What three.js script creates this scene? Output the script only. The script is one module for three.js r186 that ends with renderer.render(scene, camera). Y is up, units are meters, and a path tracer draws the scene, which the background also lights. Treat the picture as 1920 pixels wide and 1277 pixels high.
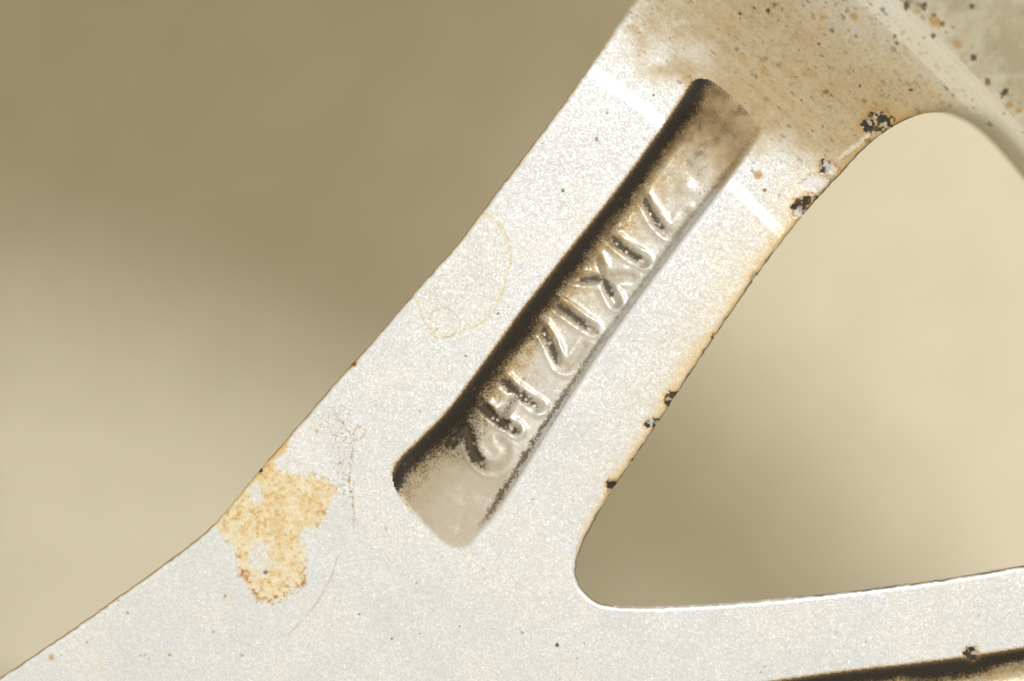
import * as THREE from 'three';

// Back of a cast alloy wheel lying face down in the sun, seen from above. Plan units: 1 u = 0.07 mm, x to the right, y towards the viewer's feet.
const U = 0.00007, CX = 960, CY = 638.5, H = 0.165;          // H: height of the spoke's back face above the ground
const wx = (x) => (x - CX) * U, wz = (y) => (y - CY) * U;

// ---------- camera, sky, sun, exposure ----------
const scene = new THREE.Scene();
const LENS = 0.42;                                            // metres from the lens to the spoke
const camera = new THREE.PerspectiveCamera(2 * Math.atan((1277 / 2) * U / LENS) * 180 / Math.PI, 1024 / 681, 0.01, 60);
camera.position.set(0, H + LENS, 0);
camera.up.set(0, 0, -1);
camera.lookAt(0, 0, 0);
camera.focus = LENS - 0.0006;
camera.userData.fStop = 5;

const SW = 128, SH = 64, skyData = new Float32Array(SW * SH * 4);
for (let j = 0; j < SH; j++) for (let i = 0; i < SW; i++) {
  const el = Math.max(0, Math.sin(((j + 0.5) / SH - 0.5) * Math.PI)), k = (j * SW + i) * 4, t = Math.pow(1 - el, 2.2);
  skyData[k] = 1.12 + 0.48 * t; skyData[k + 1] = 1.045 + 0.385 * t; skyData[k + 2] = 0.85 + 0.14 * t; skyData[k + 3] = 1;
}
const sky = new THREE.DataTexture(skyData, SW, SH, THREE.RGBAFormat, THREE.FloatType);
sky.mapping = THREE.EquirectangularReflectionMapping; sky.magFilter = THREE.LinearFilter; sky.needsUpdate = true;
scene.background = sky; scene.environment = sky;

const sunEl = 61 * Math.PI / 180, sunAz = [0.35, -0.937];     // in plan: from the top, a little to the right
const sun = new THREE.DirectionalLight(0xffffff, 2.05);
sun.position.set(sunAz[0] * Math.cos(sunEl), Math.sin(sunEl), sunAz[1] * Math.cos(sunEl)).multiplyScalar(2);
sun.castShadow = true; sun.shadow.radius = 26; sun.shadow.mapSize.set(4096, 4096);
Object.assign(sun.shadow.camera, { left: -0.5, right: 0.5, top: 0.5, bottom: -0.5, near: 0.5, far: 4 });
scene.add(sun); scene.add(sun.target);

const renderer = new THREE.WebGLRenderer({ antialias: true });
renderer.toneMapping = THREE.LinearToneMapping;
renderer.toneMappingExposure = 0.785;
renderer.shadowMap.enabled = true;

// ---------- noise ----------
function hash(x, y, s) {
  let h = Math.imul(x | 0, 374761393) + Math.imul(y | 0, 668265263) + Math.imul(s | 0, 1274126177);
  h = Math.imul(h ^ (h >>> 13), 1274126177); h ^= h >>> 16; h = Math.imul(h, 2246822519); h ^= h >>> 13;
  return (h >>> 0) / 4294967296;
}
function vnoise(x, y, s) {
  const xi = Math.floor(x), yi = Math.floor(y); let fx = x - xi, fy = y - yi;
  fx = fx * fx * (3 - 2 * fx); fy = fy * fy * (3 - 2 * fy);
  const a = hash(xi, yi, s), b = hash(xi + 1, yi, s), c = hash(xi, yi + 1, s), d = hash(xi + 1, yi + 1, s);
  return a + (b - a) * fx + (c - a) * fy + (a - b - c + d) * fx * fy;
}
function fbm(x, y, s, oct = 3) { let v = 0, a = 0.5, n = 0; for (let k = 0; k < oct; k++) { v += a * vnoise(x, y, s + k * 17); n += a; a *= 0.5; x *= 2.03; y *= 2.03; } return v / n; }
const clamp = (v, a = 0, b = 1) => v < a ? a : v > b ? b : v;
const sstep = (a, b, v) => { const t = clamp((v - a) / (b - a)); return t * t * (3 - 2 * t); };
const quintic = (t) => { t = clamp(t); return t * t * t * (t * (t * 6 - 15) + 10); };
function segDist(px, py, ax, ay, bx, by) {
  const dx = bx - ax, dy = by - ay, t = clamp(((px - ax) * dx + (py - ay) * dy) / (dx * dx + dy * dy || 1));
  return Math.hypot(px - ax - dx * t, py - ay - dy * t);
}
function lineDist(P, x, y) { let m = 1e9; for (let i = 0; i + 1 < P.length; i++) m = Math.min(m, segDist(x, y, P[i][0], P[i][1], P[i + 1][0], P[i + 1][1])); return m; }
function inside(P, x, y) {
  let c = false;
  for (let i = 0, j = P.length - 1; i < P.length; j = i++) if ((P[i][1] > y) !== (P[j][1] > y) && x < (P[j][0] - P[i][0]) * (y - P[i][1]) / (P[j][1] - P[i][1]) + P[i][0]) c = !c;
  return c;
}
function smooth(P, n, closed) { return new THREE.CatmullRomCurve3(P.map((p) => new THREE.Vector3(p[0], p[1], 0)), closed, 'centripetal').getPoints(n).map((v) => [v.x, v.y]); }

// ---------- plan of the wheel ----------
const HX = -450, HY = 2300;                                   // wheel axis
const ROUT = 3600;
const radial = (r) => {                                       // turned profile of the back, in u of height over the spoke face
  let z = -5 * sstep(2660, 2684, r);                            // small turned step across the spokes
  if (r > 2760) { const q = Math.min(r, 3072) - 2760; z += 560 - Math.sqrt(560 * 560 - q * q); }   // fillet up to the rim
  if (r > 3072) z += 9 * sstep(3072, 3118, r);                // ledge
  if (r > 3112) { const q = Math.min(r, 3380) - 3112; z += q * 0.28 + 0.3 * q * sstep(0, 110, q); }   // barrel
  return z;
};
// a plan point read off a place that stands z higher than the spoke face
const lift = ([x, y]) => { const z = Math.max(0, radial(Math.hypot(x - HX, y - HY))) * U; return [CX + (x - CX) * (1 - z / LENS), CY + (y - CY) * (1 - z / LENS)]; };
const polar = (deg, r) => [HX + r * Math.cos(deg * Math.PI / 180), HY - r * Math.sin(deg * Math.PI / 180)];
const rot = (P, deg) => { const c = Math.cos(deg * Math.PI / 180), s = Math.sin(deg * Math.PI / 180); return P.map(([x, y]) => [HX + (x - HX) * c + (y - HY) * s, HY - (x - HX) * s + (y - HY) * c]); };
const wideOpening = smooth([[1190, 0], [1115, 110], [1040, 216], [950, 335], [860, 453], [780, 545], [700, 638], [620, 727], [545, 814], [480, 889], [400, 983], [330, 1041], [240, 1106], [150, 1170], [70, 1224], [0, 1270],
  [-70, 1300], [-140, 1310], [-190, 1270], [-205, 1180], [-200, 900], [-185, 500], [-170, 0], [-160, -400], polar(84.2, 2980), polar(83, 3060), polar(81, 3085), polar(74, 3090), polar(66, 3090), polar(60, 3090), polar(57.5, 3070), polar(56.2, 3010), [1290, -150], [1240, -75]], 460, true);
const triangle = smooth([[1165, 1137], [1122, 1129], [1093, 1106], [1080, 1075], [1085, 1040], [1100, 1004], [1121, 965], [1150, 917], [1185, 866], [1225, 806], [1265, 746], [1310, 677], [1345, 625], [1390, 559], [1440, 488], [1490, 424], [1530, 376], [1580, 322], [1620, 279], [1660, 247], [1700, 224], [1740, 211], [1785, 209], [1830, 218], [1870, 241], [1905, 275], [1945, 322],
  [2000, 392], polar(34, 3108), polar(30, 3108), polar(28, 3098), polar(26.6, 3050), [2260, 985], [2180, 1016], [2050, 1040], [1920, 1061], [1850, 1073], [1750, 1089], [1650, 1102], [1550, 1114], [1450, 1124], [1350, 1132], [1250, 1137]].map(lift), 420, true);
const openings = [];
for (let k = 0; k < 5; k++) openings.push(rot(wideOpening, k * 72), rot(triangle, k * 72));
const boxes = openings.map((P) => [Math.min(...P.map((p) => p[0])), Math.min(...P.map((p) => p[1])), Math.max(...P.map((p) => p[0])), Math.max(...P.map((p) => p[1]))]);
function solid(x, y) {                                        // distance to the nearest edge, positive in the metal
  const r = Math.hypot(x - HX, y - HY);
  let d = Math.min(ROUT - r, r - 420);
  for (let k = 0; k < openings.length; k++) {
    const b = boxes[k], P = openings[k];
    const gap = Math.max(b[0] - x, x - b[2], b[1] - y, y - b[3]);
    if (gap > d || gap > 400) { d = Math.min(d, gap); continue; }
    const q = lineDist(P, x, y) + segDist(x, y, ...P[0], ...P[P.length - 1]) * 0;
    d = Math.min(d, inside(P, x, y) ? -q : q);
  }
  return d;
}
// sunk label panels: four sides each (long shaded side, end, long far side, end)
const panels = [
  { left: [[735, 892], [744, 868], [772, 838], [836, 774], [900, 690], [985, 573], [1088, 443], [1145, 371], [1200, 297], [1250, 227], [1299, 152]], top: [[1299, 152], [1312, 147], [1335, 153], [1384, 190], [1424, 234], [1434, 252]],
    right: [[1434, 252], [1386, 316], [1290, 441], [1182, 586], [1102, 700], [962, 919], [916, 992], [888, 1028]], bottom: [[888, 1028], [866, 1036], [838, 1030], [788, 985], [742, 918], [735, 892]], w: [54, 19, 95, 130], depth: 47 },
  { left: [[1330, 1300], [1440, 1279], [1600, 1257], [1750, 1240], [1920, 1215], [2080, 1186]], top: [[2080, 1186], [2140, 1190], [2170, 1300]], right: [[2170, 1300], [2100, 1390], [1500, 1480], [1330, 1490]], bottom: [[1330, 1490], [1290, 1450], [1290, 1330], [1330, 1300]], w: [62, 44, 90, 110], depth: 47 },
];
for (const p of panels) { for (const k of ['left', 'top', 'right', 'bottom']) p[k] = smooth(p[k], 40, false); p.outline = [...p.left, ...p.top.slice(1), ...p.right.slice(1), ...p.bottom.slice(1, -1)]; }
// characters cast into the first panel, read from its upper end: 7 J X 1 7  H 2
const characters = [                                          // strokes: points, how strongly the casting shows them
  { name: '7', s: [[[[1202, 360], [1216, 384], [1232, 412], [1249, 432]], 0.9], [[[1249, 432], [1262, 436], [1276, 424], [1290, 400]], 0.3]] },
  { name: 'J', s: [[[[1160, 409], [1149, 413], [1142, 424], [1142, 440]], 0.5], [[[1142, 440], [1160, 455], [1184, 474], [1208, 489]], 1]] },
  { name: 'X', s: [[[[1113, 472], [1122, 494], [1133, 520]], 0.55], [[[1133, 520], [1144, 545], [1155, 566]], 1], [[[1078, 521], [1105, 522], [1132, 520]], 0.9], [[[1132, 520], [1160, 517], [1186, 518]], 0.35]] },
  { name: '1', s: [[[[1038, 567], [1062, 582], [1086, 600], [1110, 616]], 1]] },
  { name: '7', s: [[[[1014, 612], [1027, 634], [1040, 662], [1050, 682]], 1], [[[1050, 682], [1062, 688], [1078, 676], [1096, 650]], 0.35]] },
  { name: 'H', s: [[[[938, 708], [958, 728], [982, 746], [1010, 763]], 0.7], [[[898, 757], [920, 776], [944, 794], [966, 806]], 1], [[[968, 740], [952, 764], [936, 784]], 0.4]] },
  { name: '2', s: [[[[844, 834], [858, 818], [874, 804]], 1], [[[874, 804], [880, 824], [886, 848], [900, 868], [912, 877]], 1], [[[912, 877], [932, 878], [948, 862], [951, 842], [938, 826]], 0.22]] },
];
for (const c of characters) { c.s = c.s.map(([p, w]) => [smooth(p, 18, false), w]); const a = c.s.flatMap((q) => q[0]); c.box = [Math.min(...a.map((p) => p[0])) - 45, Math.min(...a.map((p) => p[1])) - 45, Math.max(...a.map((p) => p[0])) + 45, Math.max(...a.map((p) => p[1])) + 45]; }

// ---------- fine grid over the part in view ----------
const G = { x0: -300, y0: -220, x1: 2300, y1: 1500, c: 2.5 };
G.nx = Math.round((G.x1 - G.x0) / G.c) + 1; G.ny = Math.round((G.y1 - G.y0) / G.c) + 1;
const NG = G.nx * G.ny, field = () => new Float32Array(NG);
const gd = field(), gh = field(), gStroke = field().fill(99), gForce = field(), gChar = new Int8Array(NG).fill(-1), gPanel = new Int8Array(NG).fill(-1), gSide = [field().fill(999), field().fill(999), field().fill(999), field().fill(999)];
{ // edge distance: coarse first, exact near the edges
  const K = 8, cw = Math.ceil((G.nx - 1) / K) + 1, ch = Math.ceil((G.ny - 1) / K) + 1, co = new Float32Array(cw * ch);
  for (let j = 0; j < ch; j++) for (let i = 0; i < cw; i++) co[j * cw + i] = solid(G.x0 + i * K * G.c, G.y0 + j * K * G.c);
  for (let j = 0; j < G.ny; j++) for (let i = 0; i < G.nx; i++) {
    const a = Math.min(cw - 2, (i / K) | 0), b = Math.min(ch - 2, (j / K) | 0), fx = i / K - a, fy = j / K - b, q = b * cw + a;
    const v = (co[q] * (1 - fx) + co[q + 1] * fx) * (1 - fy) + (co[q + cw] * (1 - fx) + co[q + cw + 1] * fx) * fy;
    gd[j * G.nx + i] = Math.abs(v) > 60 ? v : solid(G.x0 + i * G.c, G.y0 + j * G.c);
  }
}
const gx = (i) => G.x0 + i * G.c, gy = (j) => G.y0 + j * G.c;
panels.forEach((p, n) => {
  const xs = p.outline.map((q) => q[0]), ys = p.outline.map((q) => q[1]);
  const i0 = Math.max(0, Math.floor((Math.min(...xs) - 40 - G.x0) / G.c)), i1 = Math.min(G.nx - 1, Math.ceil((Math.max(...xs) + 40 - G.x0) / G.c)), j0 = Math.max(0, Math.floor((Math.min(...ys) - 40 - G.y0) / G.c)), j1 = Math.min(G.ny - 1, Math.ceil((Math.max(...ys) + 40 - G.y0) / G.c));
  for (let j = j0; j <= j1; j++) for (let i = i0; i <= i1; i++) if (!inside(p.outline, gx(i), gy(j))) { const k = j * G.nx + i, x = gx(i), y = gy(j), l = lineDist(p.left, x, y); gSide[0][k] = l <= 1.15 * Math.min(lineDist(p.right, x, y), lineDist(p.top, x, y), lineDist(p.bottom, x, y)) + 1 ? -l : l; gSide[1][k] = gSide[2][k] = gSide[3][k] = 0; } else {
    const k = j * G.nx + i; gPanel[k] = n;
    [p.left, p.right, p.top, p.bottom].forEach((L, m) => { gSide[m][k] = lineDist(L, gx(i), gy(j)); });
  }
});
characters.forEach((c, n) => {
  for (let j = Math.floor((c.box[1] - G.y0) / G.c); j <= (c.box[3] - G.y0) / G.c; j++) for (let i = Math.floor((c.box[0] - G.x0) / G.c); i <= (c.box[2] - G.x0) / G.c; i++) {
    const k = j * G.nx + i; let m = 1e9, a = 0, b = 0;
    for (const [s, w] of c.s) { const q = lineDist(s, gx(i), gy(j)), f = 1 / (q * q + 4) ** 2; m = Math.min(m, q); a += w * f; b += f; }
    if (m < gStroke[k]) { gStroke[k] = m; gChar[k] = n; gForce[k] = a / b; }
  }
});
// chips knocked out of the edges: x, y, radius
const chips = [[1643, 233, 26], [1626, 236, 14], [1500, 392, 17], [1512, 376, 12], [1547, 312, 13], [1264, 746, 15], [1258, 752, 10], [1152, 917, 15], [1148, 908, 11], [1416, 521, 9], [1230, 793, 10], [1215, 795, 8], [1340, 632, 6], [1188, 866, 7], [1822, 1226, 14], [660, 680, 9], [485, 882, 6], [1530, 374, 9]];
const gIn = field(), gNear = field();
const sidesDepth = (k) => { const w = panels[gPanel[k]].w; return quintic(gSide[0][k] / w[0]) * quintic(gSide[1][k] / w[1]) * quintic(gSide[2][k] / w[2]) * quintic(gSide[3][k] / w[3]); };
{ // panel depth, with cast corners softened
  for (let k = 0; k < NG; k++) gNear[k] = gPanel[k] >= 0 || gSide[0][k] < 0 ? 1 : 0;
  for (let k = 0; k < NG; k++) gIn[k] = gPanel[k] >= 0 ? sidesDepth(k) : 0;
  const t = field(), soften = (A, B, w) => { for (let j = 3; j < G.ny - 3; j++) for (let i = 3; i < G.nx - 3; i++) { const k = j * G.nx + i; if (gPanel[k] < 0 && gSide[1][k] > 1) { B[k] = A[k]; continue; } let v = 0; for (let q = -2; q <= 2; q++) v += A[k + q * w] * (3 - Math.abs(q)); B[k] = v / 9; } };
  for (let n = 0; n < 2; n++) { soften(gIn, t, 1); soften(t, gIn, G.nx); }
}
for (let j = 0; j < G.ny; j++) for (let i = 0; i < G.nx; i++) {
  const k = j * G.nx + i, x = gx(i), y = gy(j), r = Math.hypot(x - HX, y - HY);
  gd[k] += (fbm(x / 9, y / 9, 5, 2) - 0.5) * 2.6 * sstep(3000, 2850, r) * sstep(40, 0, Math.abs(gd[k]));
  const d = gd[k];
  let h = radial(r);
  const R = r > 2900 ? 9 + 15 * sstep(2900, 3050, r) : 9, q = clamp(d / R);
  h -= R * 0.85 * (1 - Math.sqrt(1 - (1 - q) * (1 - q)));
  let inPanel = 0;
  if (gPanel[k] >= 0 || gIn[k] > 0) {
    inPanel = gIn[k];
    h -= (47 - 19 * clamp((gSide[0][k] - 45) / 95)) * inPanel - 5 * inPanel * sstep(2660, 2684, r);
    if (gPanel[k] === 0 && gStroke[k] < 45) {
      const s = gStroke[k], v = sstep(0.25, 0.75, fbm(x / 22, y / 22, 71, 2)) * 0.9 + 0.5, force = gForce[k];
      h += force * (-6.2 * Math.exp(-s * s / 90) + 4.0 * v * Math.exp(-((s - 15) ** 2) / 34)) * sstep(0.35, 0.9, inPanel);
    }
    const bx = x - 1290, by = y - 349; h += 3.0 * inPanel * Math.exp(-(bx * bx + by * by) / 190);       // a blister in the paint
    h += inPanel * 1.5 * (fbm(x / 46, y / 46, 33, 2) - 0.5) + inPanel * 0.3 * (vnoise(x / 9, y / 9, 34) - 0.5);
  }
  h += 1.3 * (fbm(x / 120, y / 120, 11, 2) - 0.5) + 0.16 * (vnoise(x / 7, y / 7, 12) - 0.5);
  if (r > 2700) h += 0.16 * (vnoise(r / 4, 0, 55) - 0.5) * sstep(2700, 2800, r) * sstep(3090, 3060, r);   // lathe marks
  for (const [a, b, c] of chips) { const e = Math.hypot(x - a, y - b) + (fbm(x / 6, y / 6, 21, 2) - 0.5) * c * 0.9; if (e < c) h -= 4.5 * sstep(c, c * 0.55, e) * (0.5 + fbm(x / 4, y / 4, 22, 2)); }
  gh[k] = h;
}

// ---------- meshing ----------
class Sink { constructor() { this.p = []; this.n = []; this.uv = []; this.ix = []; this.map = new Map(); }
  add(key, v) { let id = key === null ? undefined : this.map.get(key); if (id === undefined) { id = this.p.length / 3; this.p.push(wx(v[0]), H + v[2] * U, wz(v[1])); this.n.push(v[3], v[4], v[5]); this.uv.push((v[0] - G.x0) / (G.x1 - G.x0), (v[1] - G.y0) / (G.y1 - G.y0)); if (key !== null) this.map.set(key, id); } return id; }
  geo() { const g = new THREE.BufferGeometry(); g.setAttribute('position', new THREE.Float32BufferAttribute(this.p, 3)); g.setAttribute('normal', new THREE.Float32BufferAttribute(this.n, 3)); g.setAttribute('uv', new THREE.Float32BufferAttribute(this.uv, 2)); g.setIndex(this.ix); return g; } }
const DEEP = -250, DRAFT = 26;
function meshGrid(nx, ny, x0, y0, c, D, Hh, skip, sinkOf) {
  const vert = (i, j) => {
    const k = j * nx + i, a = Math.max(0, i - 1), b = Math.min(nx - 1, i + 1), e = Math.max(0, j - 1), f = Math.min(ny - 1, j + 1);
    const sx = (Hh[j * nx + b] - Hh[j * nx + a]) / ((b - a) * c), sy = (Hh[f * nx + i] - Hh[e * nx + i]) / ((f - e) * c), l = Math.hypot(sx, sy, 1);
    return [x0 + i * c, y0 + j * c, Hh[k], -sx / l, 1 / l, -sy / l];
  };
  const mix = (A, B, t) => A.map((v, q) => v + (B[q] - v) * t);
  for (let j = 0; j + 1 < ny; j++) for (let i = 0; i + 1 < nx; i++) {
    const k = j * nx + i, dm = Math.max(D[k], D[k + 1], D[k + nx], D[k + nx + 1]);
    if (dm <= 0 || skip(x0 + (i + 0.5) * c, y0 + (j + 0.5) * c)) continue;
    const tris = (i + j) & 1 ? [[[i, j], [i, j + 1], [i + 1, j]], [[i + 1, j], [i, j + 1], [i + 1, j + 1]]] : [[[i, j], [i, j + 1], [i + 1, j + 1]], [[i, j], [i + 1, j + 1], [i + 1, j]]];
    for (const T of tris) {
      const dd = T.map(([a, b]) => D[b * nx + a]);
      if (Math.max(...dd) <= 0) continue;
      const sink = sinkOf(k, x0 + (i + 0.5) * c, y0 + (j + 0.5) * c);
      if (Math.min(...dd) > 0) { sink.ix.push(...T.map(([a, b]) => { const key = b * nx + a; return sink.map.has(key) ? sink.map.get(key) : sink.add(key, vert(a, b)); })); continue; }
      const poly = [], cut = [];
      for (let q = 0; q < 3; q++) {
        const A = T[q], B = T[(q + 1) % 3], da = dd[q], db = dd[(q + 1) % 3], ka = A[1] * nx + A[0], kb = B[1] * nx + B[0];
        if (da > 0) poly.push(sink.add(ka, vert(...A)));
        if ((da > 0) !== (db > 0)) {
          const v = mix(vert(...A), vert(...B), da / (da - db)), key = 'e' + Math.min(ka, kb) + '_' + Math.max(ka, kb);
          poly.push(sink.add(key, v)); cut.push(v);
        }
      }
      for (let q = 2; q < poly.length; q++) sink.ix.push(poly[0], poly[q - 1], poly[q]);
      if (cut.length === 2) {                                 // the side of the casting below this bit of edge
        let nxg = D[j * nx + i + 1] - D[k] + D[k + nx + 1] - D[k + nx], nyg = D[k + nx] - D[k] + D[k + nx + 1] - D[k + 1]; const l = Math.hypot(nxg, nyg) || 1; nxg /= l; nyg /= l;
        let [A, B] = cut; if ((B[0] - A[0]) * nyg - (B[1] - A[1]) * nxg < 0) [A, B] = [B, A];
        const w = (v, deep) => sink.add(null, [v[0] + (deep ? nxg * DRAFT : 0), v[1] + (deep ? nyg * DRAFT : 0), deep ? DEEP : v[2], -nxg, -0.1, -nyg]);
        const a = w(A, 0), b = w(B, 0), e = w(A, 1), f = w(B, 1);
        sink.ix.push(a, b, f, a, f, e);
      }
    }
  }
}
const sinks = {};
const sinkNamed = (n) => sinks[n] ??= new Sink();
meshGrid(G.nx, G.ny, G.x0, G.y0, G.c, gd, gh, () => false, (k, x, y) => {
  if (Math.hypot(x - HX, y - HY) > 3078) return sinkNamed('rim');
  if (gPanel[k] === 0) return gStroke[k] < 12 ? sinkNamed('char' + gChar[k]) : sinkNamed('panel0');
  if (gPanel[k] === 1) return sinkNamed('panel1');
  return sinkNamed('spoke');
});
// the rest of the wheel round the axis, coarser
const C = { x0: -4000, y0: -1300, c: 20, n: 361 }, cd = new Float32Array(C.n * C.n), chh = new Float32Array(C.n * C.n);
for (let j = 0; j < C.n; j++) for (let i = 0; i < C.n; i++) {
  const x = C.x0 + i * C.c, y = C.y0 + j * C.c, k = j * C.n + i;
  cd[k] = solid(x, y); chh[k] = radial(Math.hypot(x - HX, y - HY));
}
const inFine = (x, y) => x > G.x0 && x < G.x1 && y > G.y0 && y < G.y1;
meshGrid(C.n, C.n, C.x0, C.y0, C.c, cd, chh, inFine, (k, x, y) => {
  const r = Math.hypot(x - HX, y - HY), a = (Math.atan2(HY - y, x - HX) * 180 / Math.PI - 32.6 + 36 + 720) % 360;
  return r > 3030 ? sinkNamed('rimRest') : r < 900 ? sinkNamed('hub') : sinkNamed('sector' + Math.floor(a / 72) + (a < 72 ? (x > G.x1 ? 'r' : y > G.y1 ? 'b' : y < G.y0 ? (x > 1700 ? 'u' : 't') : 'l') : ''));
});
// underside
const under = field(0) && new Float32Array(C.n * C.n).fill(DEEP), cdIn = cd.map((v) => v - DRAFT), bottom = new Sink();
{ const keep = new Sink(); meshGrid(C.n, C.n, C.x0, C.y0, C.c, cdIn, under, () => false, () => keep); Object.assign(bottom, keep); for (let q = 1; q < bottom.n.length; q += 3) if (bottom.n[q] > 0.5) bottom.n[q] = -1; }

// ---------- paint, flakes, dirt (maps over the plan of the fine grid) ----------
const TW = 2048, TH = 1355, color = new Uint8Array(TW * TH * 4), orm = new Uint8Array(TW * TH * 4), nrm = new Uint8Array(TW * TH * 4);
function sample(F, x, y) {
  const u = clamp((x - G.x0) / G.c, 0, G.nx - 1.001), v = clamp((y - G.y0) / G.c, 0, G.ny - 1.001), i = u | 0, j = v | 0, fx = u - i, fy = v - j, k = j * G.nx + i;
  return (F[k] * (1 - fx) + F[k + 1] * fx) * (1 - fy) + (F[k + G.nx] * (1 - fx) + F[k + G.nx + 1] * fx) * fy;
}
// small dirt specks: x, y, radius, tone (0 black .. 1 ochre)
const specks = [], SB = 40, speckBins = new Map();
{ let s = 7; const rnd = () => { s = (Math.imul(s, 1664525) + 1013904223) >>> 0; return s / 4294967296; };
  const put = (x, y, r, tone, a = 1, stretch = 1) => specks.push([x, y, r, tone, a, stretch]);
  for (let n = 0; n < 900; n++) put(G.x0 + rnd() * 2800, G.y0 + rnd() * 1900, 1.5 + 3.2 * rnd() ** 3, rnd() < 0.75 ? 0.45 + 0.5 * rnd() : 0.05, 0.25 + 0.4 * rnd());
  for (let n = 0; n < 2600; n++) { const t = rnd(), R = 2690 + 400 * Math.sqrt(rnd()), A = 36 + 22 * t, p = polar(A, R); put(p[0], p[1], 1.3 + 3.2 * rnd() ** 4, rnd() < 0.5 ? 0.1 : 0.3 + 0.6 * rnd(), 0.1 + 0.36 * rnd() ** 2, 1 + 1.5 * rnd()); }
  for (let n = 0; n < 260; n++) { const p = polar(30 + 30 * rnd(), 3095 + 300 * rnd()); put(p[0], p[1], 1.5 + 3 * rnd() ** 4, rnd() < 0.55 ? 0.08 : 0.3 + 0.6 * rnd(), 0.2 + 0.4 * rnd(), 1.4); }
  for (let n = 0; n < 60; n++) { const p = polar(34 + 20 * rnd(), 3122 + 24 * rnd()); put(p[0], p[1], 2.5 + 6 * rnd() ** 2, rnd() < 0.4 ? 0.08 : 0.75, 0.25 + 0.4 * rnd(), 1.5); }
  for (const [x, y, r, t] of [[1688, 21, 11, 0.12], [1719, 23, 8, 0.1], [1737, 77, 7, 0.15], [1800, 27, 6, 0.06], [1741, 50, 13, 0.75], [1752, 55, 8, 0.4], [1810, 118, 8, 0.1], [1836, 160, 9, 0.25], [1868, 180, 10, 0.12], [1913, 227, 7, 0.1], [1878, 205, 11, 0.7], [1895, 216, 9, 0.75], [1386, 27, 6, 0.15], [1413, 18, 6, 0.15], [1438, 23, 6, 0.12], [1449, 12, 6, 0.3], [1573, 5, 5, 0.1], [1535, 37, 9, 0.5], [1594, 38, 9, 0.75], [1546, 174, 7, 0.35], [1422, 328, 11, 0.8], [1434, 356, 5, 0.35], [1484, 145, 8, 0.65], [1430, 135, 7, 0.6], [1608, 164, 4, 0.1], [1700, 173, 5, 0.15], [1667, 76, 5, 0.2], [1671, 88, 5, 0.2], [95, 1232, 8, 0.8], [320, 1228, 6, 0.7], [422, 1117, 5, 0.55], [1045, 1209, 5, 0.05], [735, 1198, 3, 0.1], [787, 771, 5, 0.75], [1055, 358, 4, 0.4], [663, 673, 6, 0.5], [655, 682, 5, 0.5], [240, 1150, 4, 0.6], [400, 1185, 4, 0.55], [640, 868, 6, 0.6], [655, 902, 5, 0.7], [934, 588, 3, 0.1], [1164, 372, 5, 0.2]]) put(x, y, r * 0.8, t, 0.85);
  specks.forEach((p, n) => { const m = p[2] * 2.6; for (let j = Math.floor((p[1] - m) / SB); j <= (p[1] + m) / SB; j++) for (let i = Math.floor((p[0] - m) / SB); i <= (p[0] + m) / SB; i++) { const k = j * 1000 + i; if (!speckBins.has(k)) speckBins.set(k, []); speckBins.get(k).push(n); } });
}
const rust = [[505, 858], [527, 874], [560, 884], [612, 890], [637, 918], [615, 968], [584, 996], [568, 1006], [580, 1031], [580, 1062], [574, 1100], [549, 1112], [540, 1131], [505, 1137], [477, 1128], [461, 1106], [455, 1087], [443, 1071], [433, 1031], [411, 1006], [392, 980], [430, 930]];
const ringStain = smooth([[905, 398], [930, 412], [950, 445], [958, 480], [948, 525], [930, 575], [905, 605], [868, 620], [845, 630], [822, 634], [805, 615], [790, 590], [782, 560]], 60, false), smallRing = smooth([[805, 598], [815, 582], [838, 578], [856, 592], [862, 612], [846, 629], [820, 632]], 40, false);
const hair = smooth([[634, 1040], [622, 1080], [600, 1120], [570, 1160], [540, 1190]], 24, false), scribble = smooth([[628, 775], [650, 805], [664, 830], [660, 862], [655, 905], [664, 960], [662, 985]], 30, false), loop = smooth([[662, 815], [672, 800], [684, 808], [676, 822], [662, 826]], 20, false);
const bare = [[[1545, 296], [1562, 302], [1574, 318], [1562, 332], [1548, 326], [1540, 308]], [[1496, 344], [1520, 326], [1545, 330], [1562, 336], [1535, 366], [1512, 362]], [[1486, 395], [1500, 384], [1512, 392], [1506, 412], [1490, 410]], [[1205, 785], [1222, 780], [1234, 790], [1222, 802]], [[1620, 250], [1560, 300], [1572, 308], [1640, 252]]];
const BLACK = [0.135, 0.105, 0.072], BROWN = [0.42, 0.31, 0.16], OCHRE = [0.70, 0.50, 0.22], TAN = [0.72, 0.62, 0.44], GREY = [0.82, 0.82, 0.825];
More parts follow.
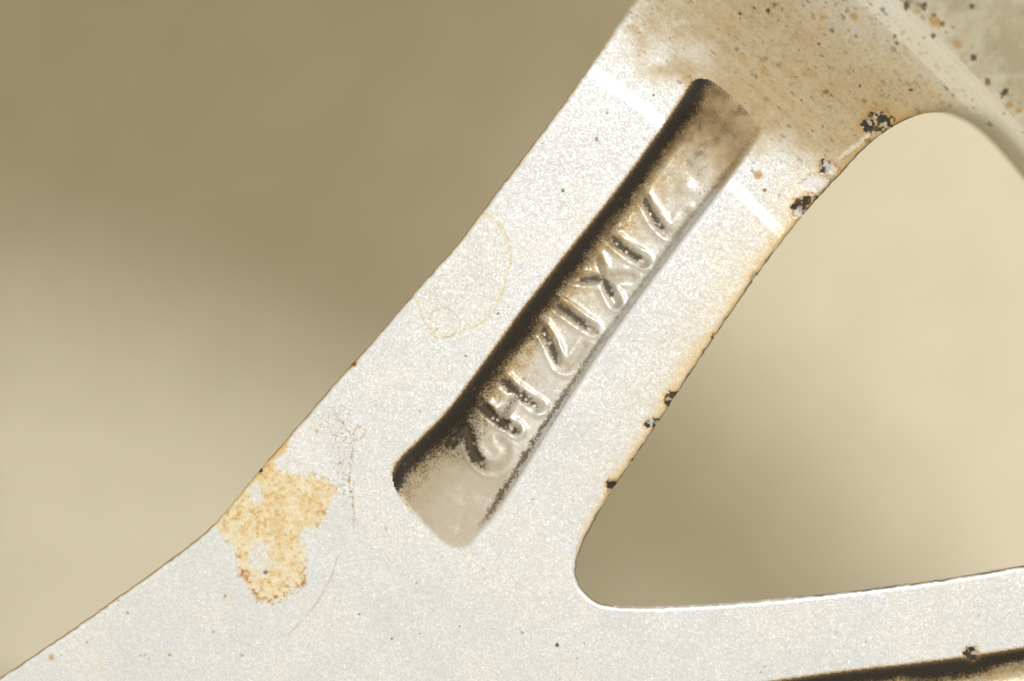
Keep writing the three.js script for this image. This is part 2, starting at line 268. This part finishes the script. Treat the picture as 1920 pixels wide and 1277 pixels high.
for (let ty = 0; ty < TH; ty++) for (let tx = 0; tx < TW; tx++) {
  const x = G.x0 + (tx + 0.5) / TW * (G.x1 - G.x0), y = G.y0 + (ty + 0.5) / TH * (G.y1 - G.y0), o = (ty * TW + tx) * 4;
  const d = sample(gd, x, y);
  if (d < -14) { color[o] = color[o + 1] = color[o + 2] = 200; color[o + 3] = orm[o + 3] = nrm[o + 3] = 255; orm[o + 1] = 120; orm[o + 2] = 90; orm[o] = 128; nrm[o] = nrm[o + 1] = 128; nrm[o + 2] = 255; continue; }
  const r = Math.hypot(x - HX, y - HY), g1 = hash(tx, ty, 3), fine = vnoise(x / 2.6, y / 2.6, 41), mid = fbm(x / 14, y / 14, 42, 3), broad = fbm(x / 90, y / 90, 43, 3);
  const grain = 0.5 * fine + 0.3 * g1 + 0.2 * mid;            // about 0.15 .. 0.85
  let c = [0.828, 0.838, 0.862], rough = 0.42, dirt = 0;      // dirt: how far the paint's flakes are covered
  const lay = (col, a, cover = 0.8) => { a = clamp(a); c = [c[0] + (col[0] - c[0]) * a, c[1] + (col[1] - c[1]) * a, c[2] + (col[2] - c[2]) * a]; dirt = Math.max(dirt, a * cover); };
  // thin ochre film in blotches
  lay([0.79, 0.75, 0.67], sstep(0.5, 0.75, broad) * 0.28 * sstep(0.3, 0.6, grain), 0.3);
  const e = (x - 1290) * 0.81 + (y - 480) * 0.59;             // brake dust drifts over the half of the spoke beside the triangle
  if (y < 1000) lay([0.80, 0.71, 0.53], sstep(-20, 150, e) * sstep(1050, 500, y) * 0.6 * sstep(0.25, 0.6, grain), 0.3);
  if (r > 2640 && r < 3082) {                                 // brown film with lathe streaks, some fillet shade put into its colour
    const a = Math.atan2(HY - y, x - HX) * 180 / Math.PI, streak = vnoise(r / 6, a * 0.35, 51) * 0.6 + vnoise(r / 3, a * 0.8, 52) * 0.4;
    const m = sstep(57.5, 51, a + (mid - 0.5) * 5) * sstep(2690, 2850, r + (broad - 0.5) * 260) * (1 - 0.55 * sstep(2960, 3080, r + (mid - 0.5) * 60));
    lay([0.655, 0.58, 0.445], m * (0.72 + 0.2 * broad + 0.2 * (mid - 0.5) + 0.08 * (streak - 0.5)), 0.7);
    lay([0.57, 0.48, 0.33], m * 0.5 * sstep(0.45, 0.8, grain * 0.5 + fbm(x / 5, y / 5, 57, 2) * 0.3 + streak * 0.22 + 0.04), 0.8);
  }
  if (r >= 3040) { const m = sstep(3040, 3070, r); lay([0.74, 0.72, 0.66], m * 0.75, 0.85); if (r > 3122) lay([0.64, 0.61, 0.53], 0.65 * sstep(0.35, 0.65, broad * 0.6 + mid * 0.4) + 0.15, 0.85); }
  // dirt along the edges
  if (d < 70 && r < 3060) {
    const gr2e = 0.5 * g1 + 0.3 * fine + 0.2 * mid, tri = x > 1060 && y < 1120 && r < 3000 ? 1 : 0, onRight = tri && e > 0 || (tri && y > 640 && x > 1070);
    if (onRight) { const wgt = 52 * (0.25 + 1.1 * fbm(x / 60, y / 60, 61, 2)) * sstep(1080, 980, y); lay([0.76, 0.63, 0.42], 0.6 * sstep(0, 0.7, 1 - d / wgt - gr2e * 0.6), 0.5); lay(BLACK, sstep(3.5, 0.5, d - 6 * (fbm(x / 22, y / 22, 62, 2) - 0.5)) * 0.5, 0.9); }
    else if (x < 1150) {
      const wgt = 4 + 34 * sstep(0.55, 0.75, fbm(x / 80, y / 80, 63, 2)) * sstep(560, 640, y) * sstep(1060, 900, y); lay([0.76, 0.66, 0.42], 0.8 * sstep(0, 0.35, 1 - d / wgt - grain * 0.6), 0.6);
      lay(BROWN, sstep(4.5, 0.5, d + 4 * (mid - 0.5)) * 0.5 * sstep(0, 250, y), 0.8);
    }
  }
  // rust coloured stain near the wide opening
  if (x > 370 && x < 670 && y > 830 && y < 1160) {
    const ex = x + 16 * (fbm(x / 18, y / 18, 64, 3) - 0.5), ey = y + 16 * (fbm(x / 18, y / 18, 65, 3) - 0.5);
    if (inside(rust, ex, ey)) {
      const q = Math.min(lineDist(rust, ex, ey), segDist(ex, ey, 430, 930, 505, 858)), hole = Math.min(Math.hypot((x - 486) / 26, (y - 1047) / 34), Math.hypot((x - 480) / 16, (y - 925) / 22));
      const clear = 0.85 * sstep(1.3, 0.5, hole + (mid - 0.5) * 0.7);
      const m2 = fbm(x / 7, y / 7, 66, 3), m3 = fbm(x / 26, y / 26, 67, 2);
      const soft = sstep(-1, 15, q + 6 * (m2 - 0.5));
      lay([0.84, 0.775, 0.625], soft * (0.6 + 0.25 * sstep(0.3, 0.6, m2)) * (1 - clear), 0.35);
      lay([0.76, 0.63, 0.42], soft * (1 - clear) * 0.5 * sstep(0.38, 0.74, m2 * 0.5 + m3 * 0.35 + fine * 0.2 + 0.1 * Math.exp(-((x - 530) ** 2 + (y - 975) ** 2) / 3000)), 0.5);
      lay([0.60, 0.40, 0.2], soft * (1 - clear) * sstep(0.50, 0.72, grain * 0.45 + m2 * 0.6 - q / 60 + 0.22 * sstep(1000, 1090, y)) * (0.25 + 0.7 * sstep(1010, 1090, y) * sstep(45, 12, q)), 0.7);
      lay([0.45, 0.33, 0.2], (1 - clear) * 0.35 * sstep(0.66, 0.76, m2 * 0.7 + g1 * 0.3), 0.7);
    }
  }
  if (x > 770 && x < 970 && y > 385 && y < 645) {
    const q = lineDist(ringStain, x, y) + (mid - 0.5) * 7, q2 = lineDist(smallRing, x, y) + (mid - 0.5) * 4;
    lay([0.74, 0.65, 0.44], 0.6 * sstep(5, 0.5, q) * sstep(0.28, 0.5, grain), 0.5); lay([0.58, 0.51, 0.41], 0.4 * sstep(3, 0.5, q2) * sstep(0.3, 0.5, grain), 0.5);
    if (d > 0 && inside(ringStain, x, y)) lay([0.82, 0.79, 0.70], 0.2, 0.1);
  }
  if (x > 520 && x < 700 && y > 760 && y < 1200) {
    lay([0.66, 0.56, 0.42], 0.42 * sstep(2.6, 0.6, lineDist(hair, x, y) + (mid - 0.5) * 3), 0.4);
    lay([0.55, 0.44, 0.32], 0.5 * sstep(3.2, 0.5, Math.min(lineDist(scribble, x, y), lineDist(loop, x, y)) + (mid - 0.5) * 6) * sstep(0.35, 0.55, grain), 0.6);
    lay([0.45, 0.37, 0.28], 0.55 * sstep(60, 5, lineDist(scribble, x, y) + (x > 664 ? 60 : 0)) * sstep(0.62, 0.72, grain) * sstep(990, 900, y), 0.6);
  }
  // grime lodged in the sunk panels, spilling a little over the lip
  const pi = gPanel[clamp(Math.round((y - G.y0) / G.c), 0, G.ny - 1) * G.nx + clamp(Math.round((x - G.x0) / G.c), 0, G.nx - 1)];
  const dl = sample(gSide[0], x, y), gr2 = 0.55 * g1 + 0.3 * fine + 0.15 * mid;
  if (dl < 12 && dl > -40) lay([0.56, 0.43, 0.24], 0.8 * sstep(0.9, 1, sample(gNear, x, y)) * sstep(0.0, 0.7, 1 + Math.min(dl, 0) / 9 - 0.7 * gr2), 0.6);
  if (pi >= 0) {
    const dr = sample(gSide[1], x, y), dt = sample(gSide[2], x, y), db = sample(gSide[3], x, y);
    const wide = 38 * (0.85 + 0.5 * (fbm(x / 70, y / 70, 81, 2) - 0.5)), gg = grain - 0.5;
    lay([0.76, 0.73, 0.68], 0.6 * sstep(4, 26, Math.min(dr, dt, db) + 8 * gg), 0.1);
    lay(TAN, 0.7 * sstep(0.62, 0.2, dl / 170 + gg * 0.5 + (mid - 0.5) * 0.4), 0.25);
    if (pi === 0) {
      lay([0.60, 0.515, 0.385], sstep(0, 9, Math.min(dt, dr)) * sstep(165, 75, dt + (broad - 0.5) * 100) * (0.72 + 0.25 * sstep(0.35, 0.65, mid)), 0.7);
      lay([0.62, 0.575, 0.50], sstep(0, 14, Math.min(db, dr)) * sstep(240, 110, db + (broad - 0.5) * 100) * (0.75 + 0.25 * sstep(0.35, 0.6, gr2)) * (0.72 + 0.28 * sstep(150, 50, dl + (mid - 0.5) * 90)), 1);
      lay([0.2, 0.165, 0.12], 0.5 * sstep(0.47, 0.75, fbm(x / 16, y / 16, 83, 3) * 0.6 + 0.4 * gr2) * sstep(190, 110, dt) * sstep(25, 60, dr), 0.8);
      lay(BLACK, 0.85 * sstep(0.0, 0.25, 0.98 - dl / 135 - Math.abs(db - 165) / 260 - gr2 * 0.75) * sstep(40, 90, db), 0.8);        // grit round the lower end
    }
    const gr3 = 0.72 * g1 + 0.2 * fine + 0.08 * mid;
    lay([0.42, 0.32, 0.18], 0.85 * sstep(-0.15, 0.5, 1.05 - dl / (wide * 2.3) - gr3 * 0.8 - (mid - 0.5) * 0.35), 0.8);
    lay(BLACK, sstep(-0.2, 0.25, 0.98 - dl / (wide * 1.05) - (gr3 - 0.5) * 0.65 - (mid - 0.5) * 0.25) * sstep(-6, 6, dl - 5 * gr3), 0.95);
    const foot = Math.abs(dr - 15) + 11 * (fine - 0.5) + 9 * (mid - 0.5);
    lay([0.34, 0.29, 0.235], sstep(20, 90, db) * sstep(6.5, 1, foot) * (0.3 + 0.5 * sstep(500, 880, y)) * sstep(0.2, 0.55, mid + 0.35 * sstep(600, 900, y)), 0.8);
    const s = sample(gStroke, x, y);
    if (pi === 0 && s < 20) {                                 // grime packed in the characters, with paint blisters showing through
      const packed = sstep(0, 16, dl - (y > 785 ? 20 : 36) + (mid - 0.5) * 26) * sstep(140, 104, dl + (mid - 0.5) * 70) * (0.82 + 0.18 * sstep(600, 760, y));
      const bl = Math.hypot((x % 9) - 4.5 + 4 * (hash(x / 9, y / 9, 90) - 0.5), (y % 9) - 4.5 + 4 * (hash(x / 9, y / 9, 91) - 0.5)), blister = hash(x / 9, y / 9, 92) > 0.8 ? sstep(3.6, 2.6, bl) : 0;
      lay(y > 690 ? BLACK : [0.2, 0.18, 0.155], sstep(-0.12, 0.16, packed * sample(gForce, x, y) * (1.2 - s / (y > 690 ? 15 : 11)) - (y > 690 ? 0.16 : 0.24) - 0.62 * (0.5 * g1 + 0.5 * grain)) * (1 - blister), 0.95);
      lay([0.55, 0.49, 0.40], 0.35 * sstep(12, 4, s), 0.4);
    }
  }
  // chips with corrosion
  for (let n = 0; n < chips.length; n++) {
    const [a, b, R] = chips[n]; if (Math.abs(x - a) > R * 2.4 || Math.abs(y - b) > R * 2.4) continue;
    const q = Math.hypot(x - a, y - b) + (fbm(x / 6, y / 6, 21, 2) - 0.5) * R * 0.9;
    lay(OCHRE, 0.35 * sstep(R * 1.7, R * 0.9, q + (grain - 0.5) * R) , 0.6);
    if (n === 15) { lay([0.5, 0.2, 0.1], sstep(R, R * 0.6, q) * 0.8, 0.8); continue; }
    const core = sstep(0.5, 0.6, fbm(x / 9 + n, y / 9, 24, 2));
    lay([0.2, 0.175, 0.15], sstep(R * 1.05, R * 0.8, q) * (1 - core), 0.9); lay([0.68, 0.64, 0.58], sstep(R, R * 0.8, q) * core, 0.6);
  }
  for (const P of bare) { if (Math.abs(x - P[0][0]) > 90 || Math.abs(y - P[0][1]) > 70) continue; const ex = x + 9 * (mid - 0.5), ey = y + 9 * (fine - 0.5); if (inside(P, ex, ey)) { const q = lineDist(P, ex, ey); lay(GREY, sstep(0, 8, q) * 0.85, 0.3); if (mid > 0.5) lay(BLACK, 0.5 * sstep(1.8, 0.4, q), 0.8); } }
  const bin = speckBins.get(Math.floor(y / SB) * 1000 + Math.floor(x / SB));
  if (bin) for (const n of bin) {
    const p = specks[n]; let dx = x - p[0], dy = y - p[1];
    if (p[5] > 1) { const l = Math.hypot(p[0] - HX, p[1] - HY), ax = (p[0] - HX) / l, ay = (p[1] - HY) / l, a = dx * ax + dy * ay, b = (-dx * ay + dy * ax) / p[5]; dx = a; dy = b; }
    const q = Math.hypot(dx, dy) + (fine - 0.5) * p[2] * 0.5 + (fbm(x / (p[2] * 1.1 + 1), y / (p[2] * 1.1 + 1), 58, 2) - 0.5) * p[2] * 1.2 + (g1 - 0.5) * p[2] * 0.35; if (q > p[2] * 1.5) continue;
    const t = p[3], col = t < 0.2 ? [0.16, 0.12, 0.085] : t < 0.5 ? [0.38, 0.28, 0.18] : [0.64, 0.49, 0.28];
    lay(col, p[4] * (0.55 + 0.6 * (0.5 * fine + 0.5 * g1)) * sstep(p[2] * 1.15, p[2] * 0.45, q), 0.8);
  }
  // metallic flakes: every flake lies at its own angle in the lacquer
  const fi = Math.floor(x / 2.4 + 0.7 * vnoise(x / 5, y / 5, 95)), fj = Math.floor(y / 2.4 + 0.7 * vnoise(x / 5, y / 5, 96));
  const u1 = hash(fi, fj, 101), u2 = hash(fi, fj, 102), tilt = (0.01 + 0.052 * Math.sqrt(-Math.log(1 - 0.985 * u1))) * (1 - 0.85 * dirt), an = u2 * Math.PI * 2;
  const tone = (hash(fi, fj, 103) - 0.5) * 0.06 * (1 - dirt);
  const nxv = Math.cos(an) * tilt, nyv = Math.sin(an) * tilt, nl = Math.hypot(nxv, nyv, 1);
  nrm[o] = 127.5 + 127.5 * nxv / nl; nrm[o + 1] = 127.5 + 127.5 * nyv / nl; nrm[o + 2] = 127.5 + 127.5 / nl; nrm[o + 3] = 255;
  for (let q = 0; q < 3; q++) color[o + q] = clamp(c[q] + tone + (0.6 * g1 + 0.4 * fine - 0.5) * 0.10 * dirt) * 255;
  color[o + 3] = 255;
  rough = 0.36 + 0.08 * (mid - 0.5) + 0.12 * (broad - 0.5) + 0.45 * dirt;
  orm[o] = 255 * clamp(0.75 - 1.15 * dirt); orm[o + 1] = 255 * clamp(rough); orm[o + 2] = 255 * clamp(0.62 - 0.62 * dirt); orm[o + 3] = 255;
}
function tex(data, srgb) { const t = new THREE.DataTexture(data, TW, TH, THREE.RGBAFormat); t.magFilter = THREE.LinearFilter; t.minFilter = THREE.LinearMipmapLinearFilter; t.generateMipmaps = true; t.anisotropy = 8; if (srgb) t.colorSpace = THREE.SRGBColorSpace; t.needsUpdate = true; return t; }
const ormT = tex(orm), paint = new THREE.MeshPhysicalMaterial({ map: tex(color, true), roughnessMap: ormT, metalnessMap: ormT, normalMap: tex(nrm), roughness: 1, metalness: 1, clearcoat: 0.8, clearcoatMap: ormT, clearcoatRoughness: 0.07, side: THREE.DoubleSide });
const plainPaint = new THREE.MeshPhysicalMaterial({ color: new THREE.Color().setRGB(0.6, 0.59, 0.57), roughness: 0.45, metalness: 0.5, clearcoat: 0.4, clearcoatRoughness: 0.2, side: THREE.DoubleSide });

// ---------- the wheel ----------
const wheel = new THREE.Group(); wheel.name = 'alloy_wheel';
wheel.userData = { label: 'weathered silver alloy wheel lying with the back of its spokes up', category: 'wheel' };
scene.add(wheel);
function part(name, sink, m, parent, label) { const o = new THREE.Mesh(sink.geo ? sink.geo() : sink, m); o.name = name; o.castShadow = o.receiveShadow = true; if (label) o.userData.label = label; parent.add(o); return o; }
const names = new Map(), numbered = (n) => { const k = names.get(n) ?? 0; names.set(n, k + 1); return k ? `${n}_${String(k).padStart(3, '0')}` : n; };
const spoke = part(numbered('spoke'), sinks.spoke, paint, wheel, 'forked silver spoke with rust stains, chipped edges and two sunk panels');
part('sunk_panel', sinks.panel0, paint, spoke, 'sunk panel with black grime and the rim size cast into it');
part('sunk_panel_001', sinks.panel1, paint, spoke, 'sunk panel of the lower fork, black along its upper side');
characters.forEach((c, n) => part(numbered('cast_character'), sinks['char' + n], paint, spoke, `cast character ${c.name} with grime in its groove`));
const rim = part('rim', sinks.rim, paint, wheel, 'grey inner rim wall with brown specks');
part('rim_continuation', sinks.rimRest, plainPaint, rim);
for (let k = 1; k < 5; k++) part(numbered('spoke'), sinks['sector' + k], plainPaint, wheel);
for (const k of ['r', 'b', 't', 'u', 'l']) if (sinks['sector0' + k]) part(numbered('spoke_end'), sinks['sector0' + k], plainPaint, spoke);
part('hub', sinks.hub, plainPaint, wheel);
part('front_face', bottom, plainPaint, wheel);
const boss = new THREE.CylinderGeometry(800 * U, 800 * U, H + (DEEP - 2) * U, 48); boss.translate(wx(HX), (H + (DEEP - 2) * U) / 2, wz(HY));
part('hub_boss', boss, plainPaint, wheel);

// ---------- the ground ----------
const GN = 512, gcol = new Uint8Array(GN * GN * 4);
for (let j = 0; j < GN; j++) for (let i = 0; i < GN; i++) {
  const o = (j * GN + i) * 4, n = 0.55 * fbm(i / 9, j / 9, 201, 4) + 0.45 * hash(i, j, 202);
  gcol[o] = 220 + 20 * (n - 0.5); gcol[o + 1] = 211 + 20 * (n - 0.5); gcol[o + 2] = 189 + 22 * (n - 0.5); gcol[o + 3] = 255;
}
const gt = new THREE.DataTexture(gcol, GN, GN, THREE.RGBAFormat); gt.magFilter = THREE.LinearFilter; gt.wrapS = gt.wrapT = THREE.RepeatWrapping; gt.repeat.set(20, 20); gt.colorSpace = THREE.SRGBColorSpace; gt.needsUpdate = true;
const ground = new THREE.Mesh(new THREE.PlaneGeometry(8, 8, 8, 8).rotateX(-Math.PI / 2), new THREE.MeshStandardMaterial({ map: gt, roughness: 0.9 }));
ground.name = 'ground'; ground.receiveShadow = true; ground.userData = { kind: 'structure', label: 'pale beige ground far below the wheel', category: 'ground' };
scene.add(ground);

// block added out of view under the far rim to shade the ground
const shadeBlockTop = H + (DEEP - 3) * U, shadeBlockShape = new THREE.Shape([[-1300, -1650], [1750, -1650], [1750, -860], [-1300, -860]].map(([x, y]) => new THREE.Vector2(wx(x), -wz(y))));
const shade_block = new THREE.Mesh(new THREE.ExtrudeGeometry(shadeBlockShape, { depth: shadeBlockTop - 0.006, bevelSize: 0.003, bevelThickness: 0.003, bevelSegments: 3 }).rotateX(-Math.PI / 2).translate(0, 0.003, 0), ground.material);
shade_block.name = 'shade_block'; shade_block.castShadow = shade_block.receiveShadow = true; shade_block.userData = { kind: 'structure' };
scene.add(shade_block);

renderer.render(scene, camera);
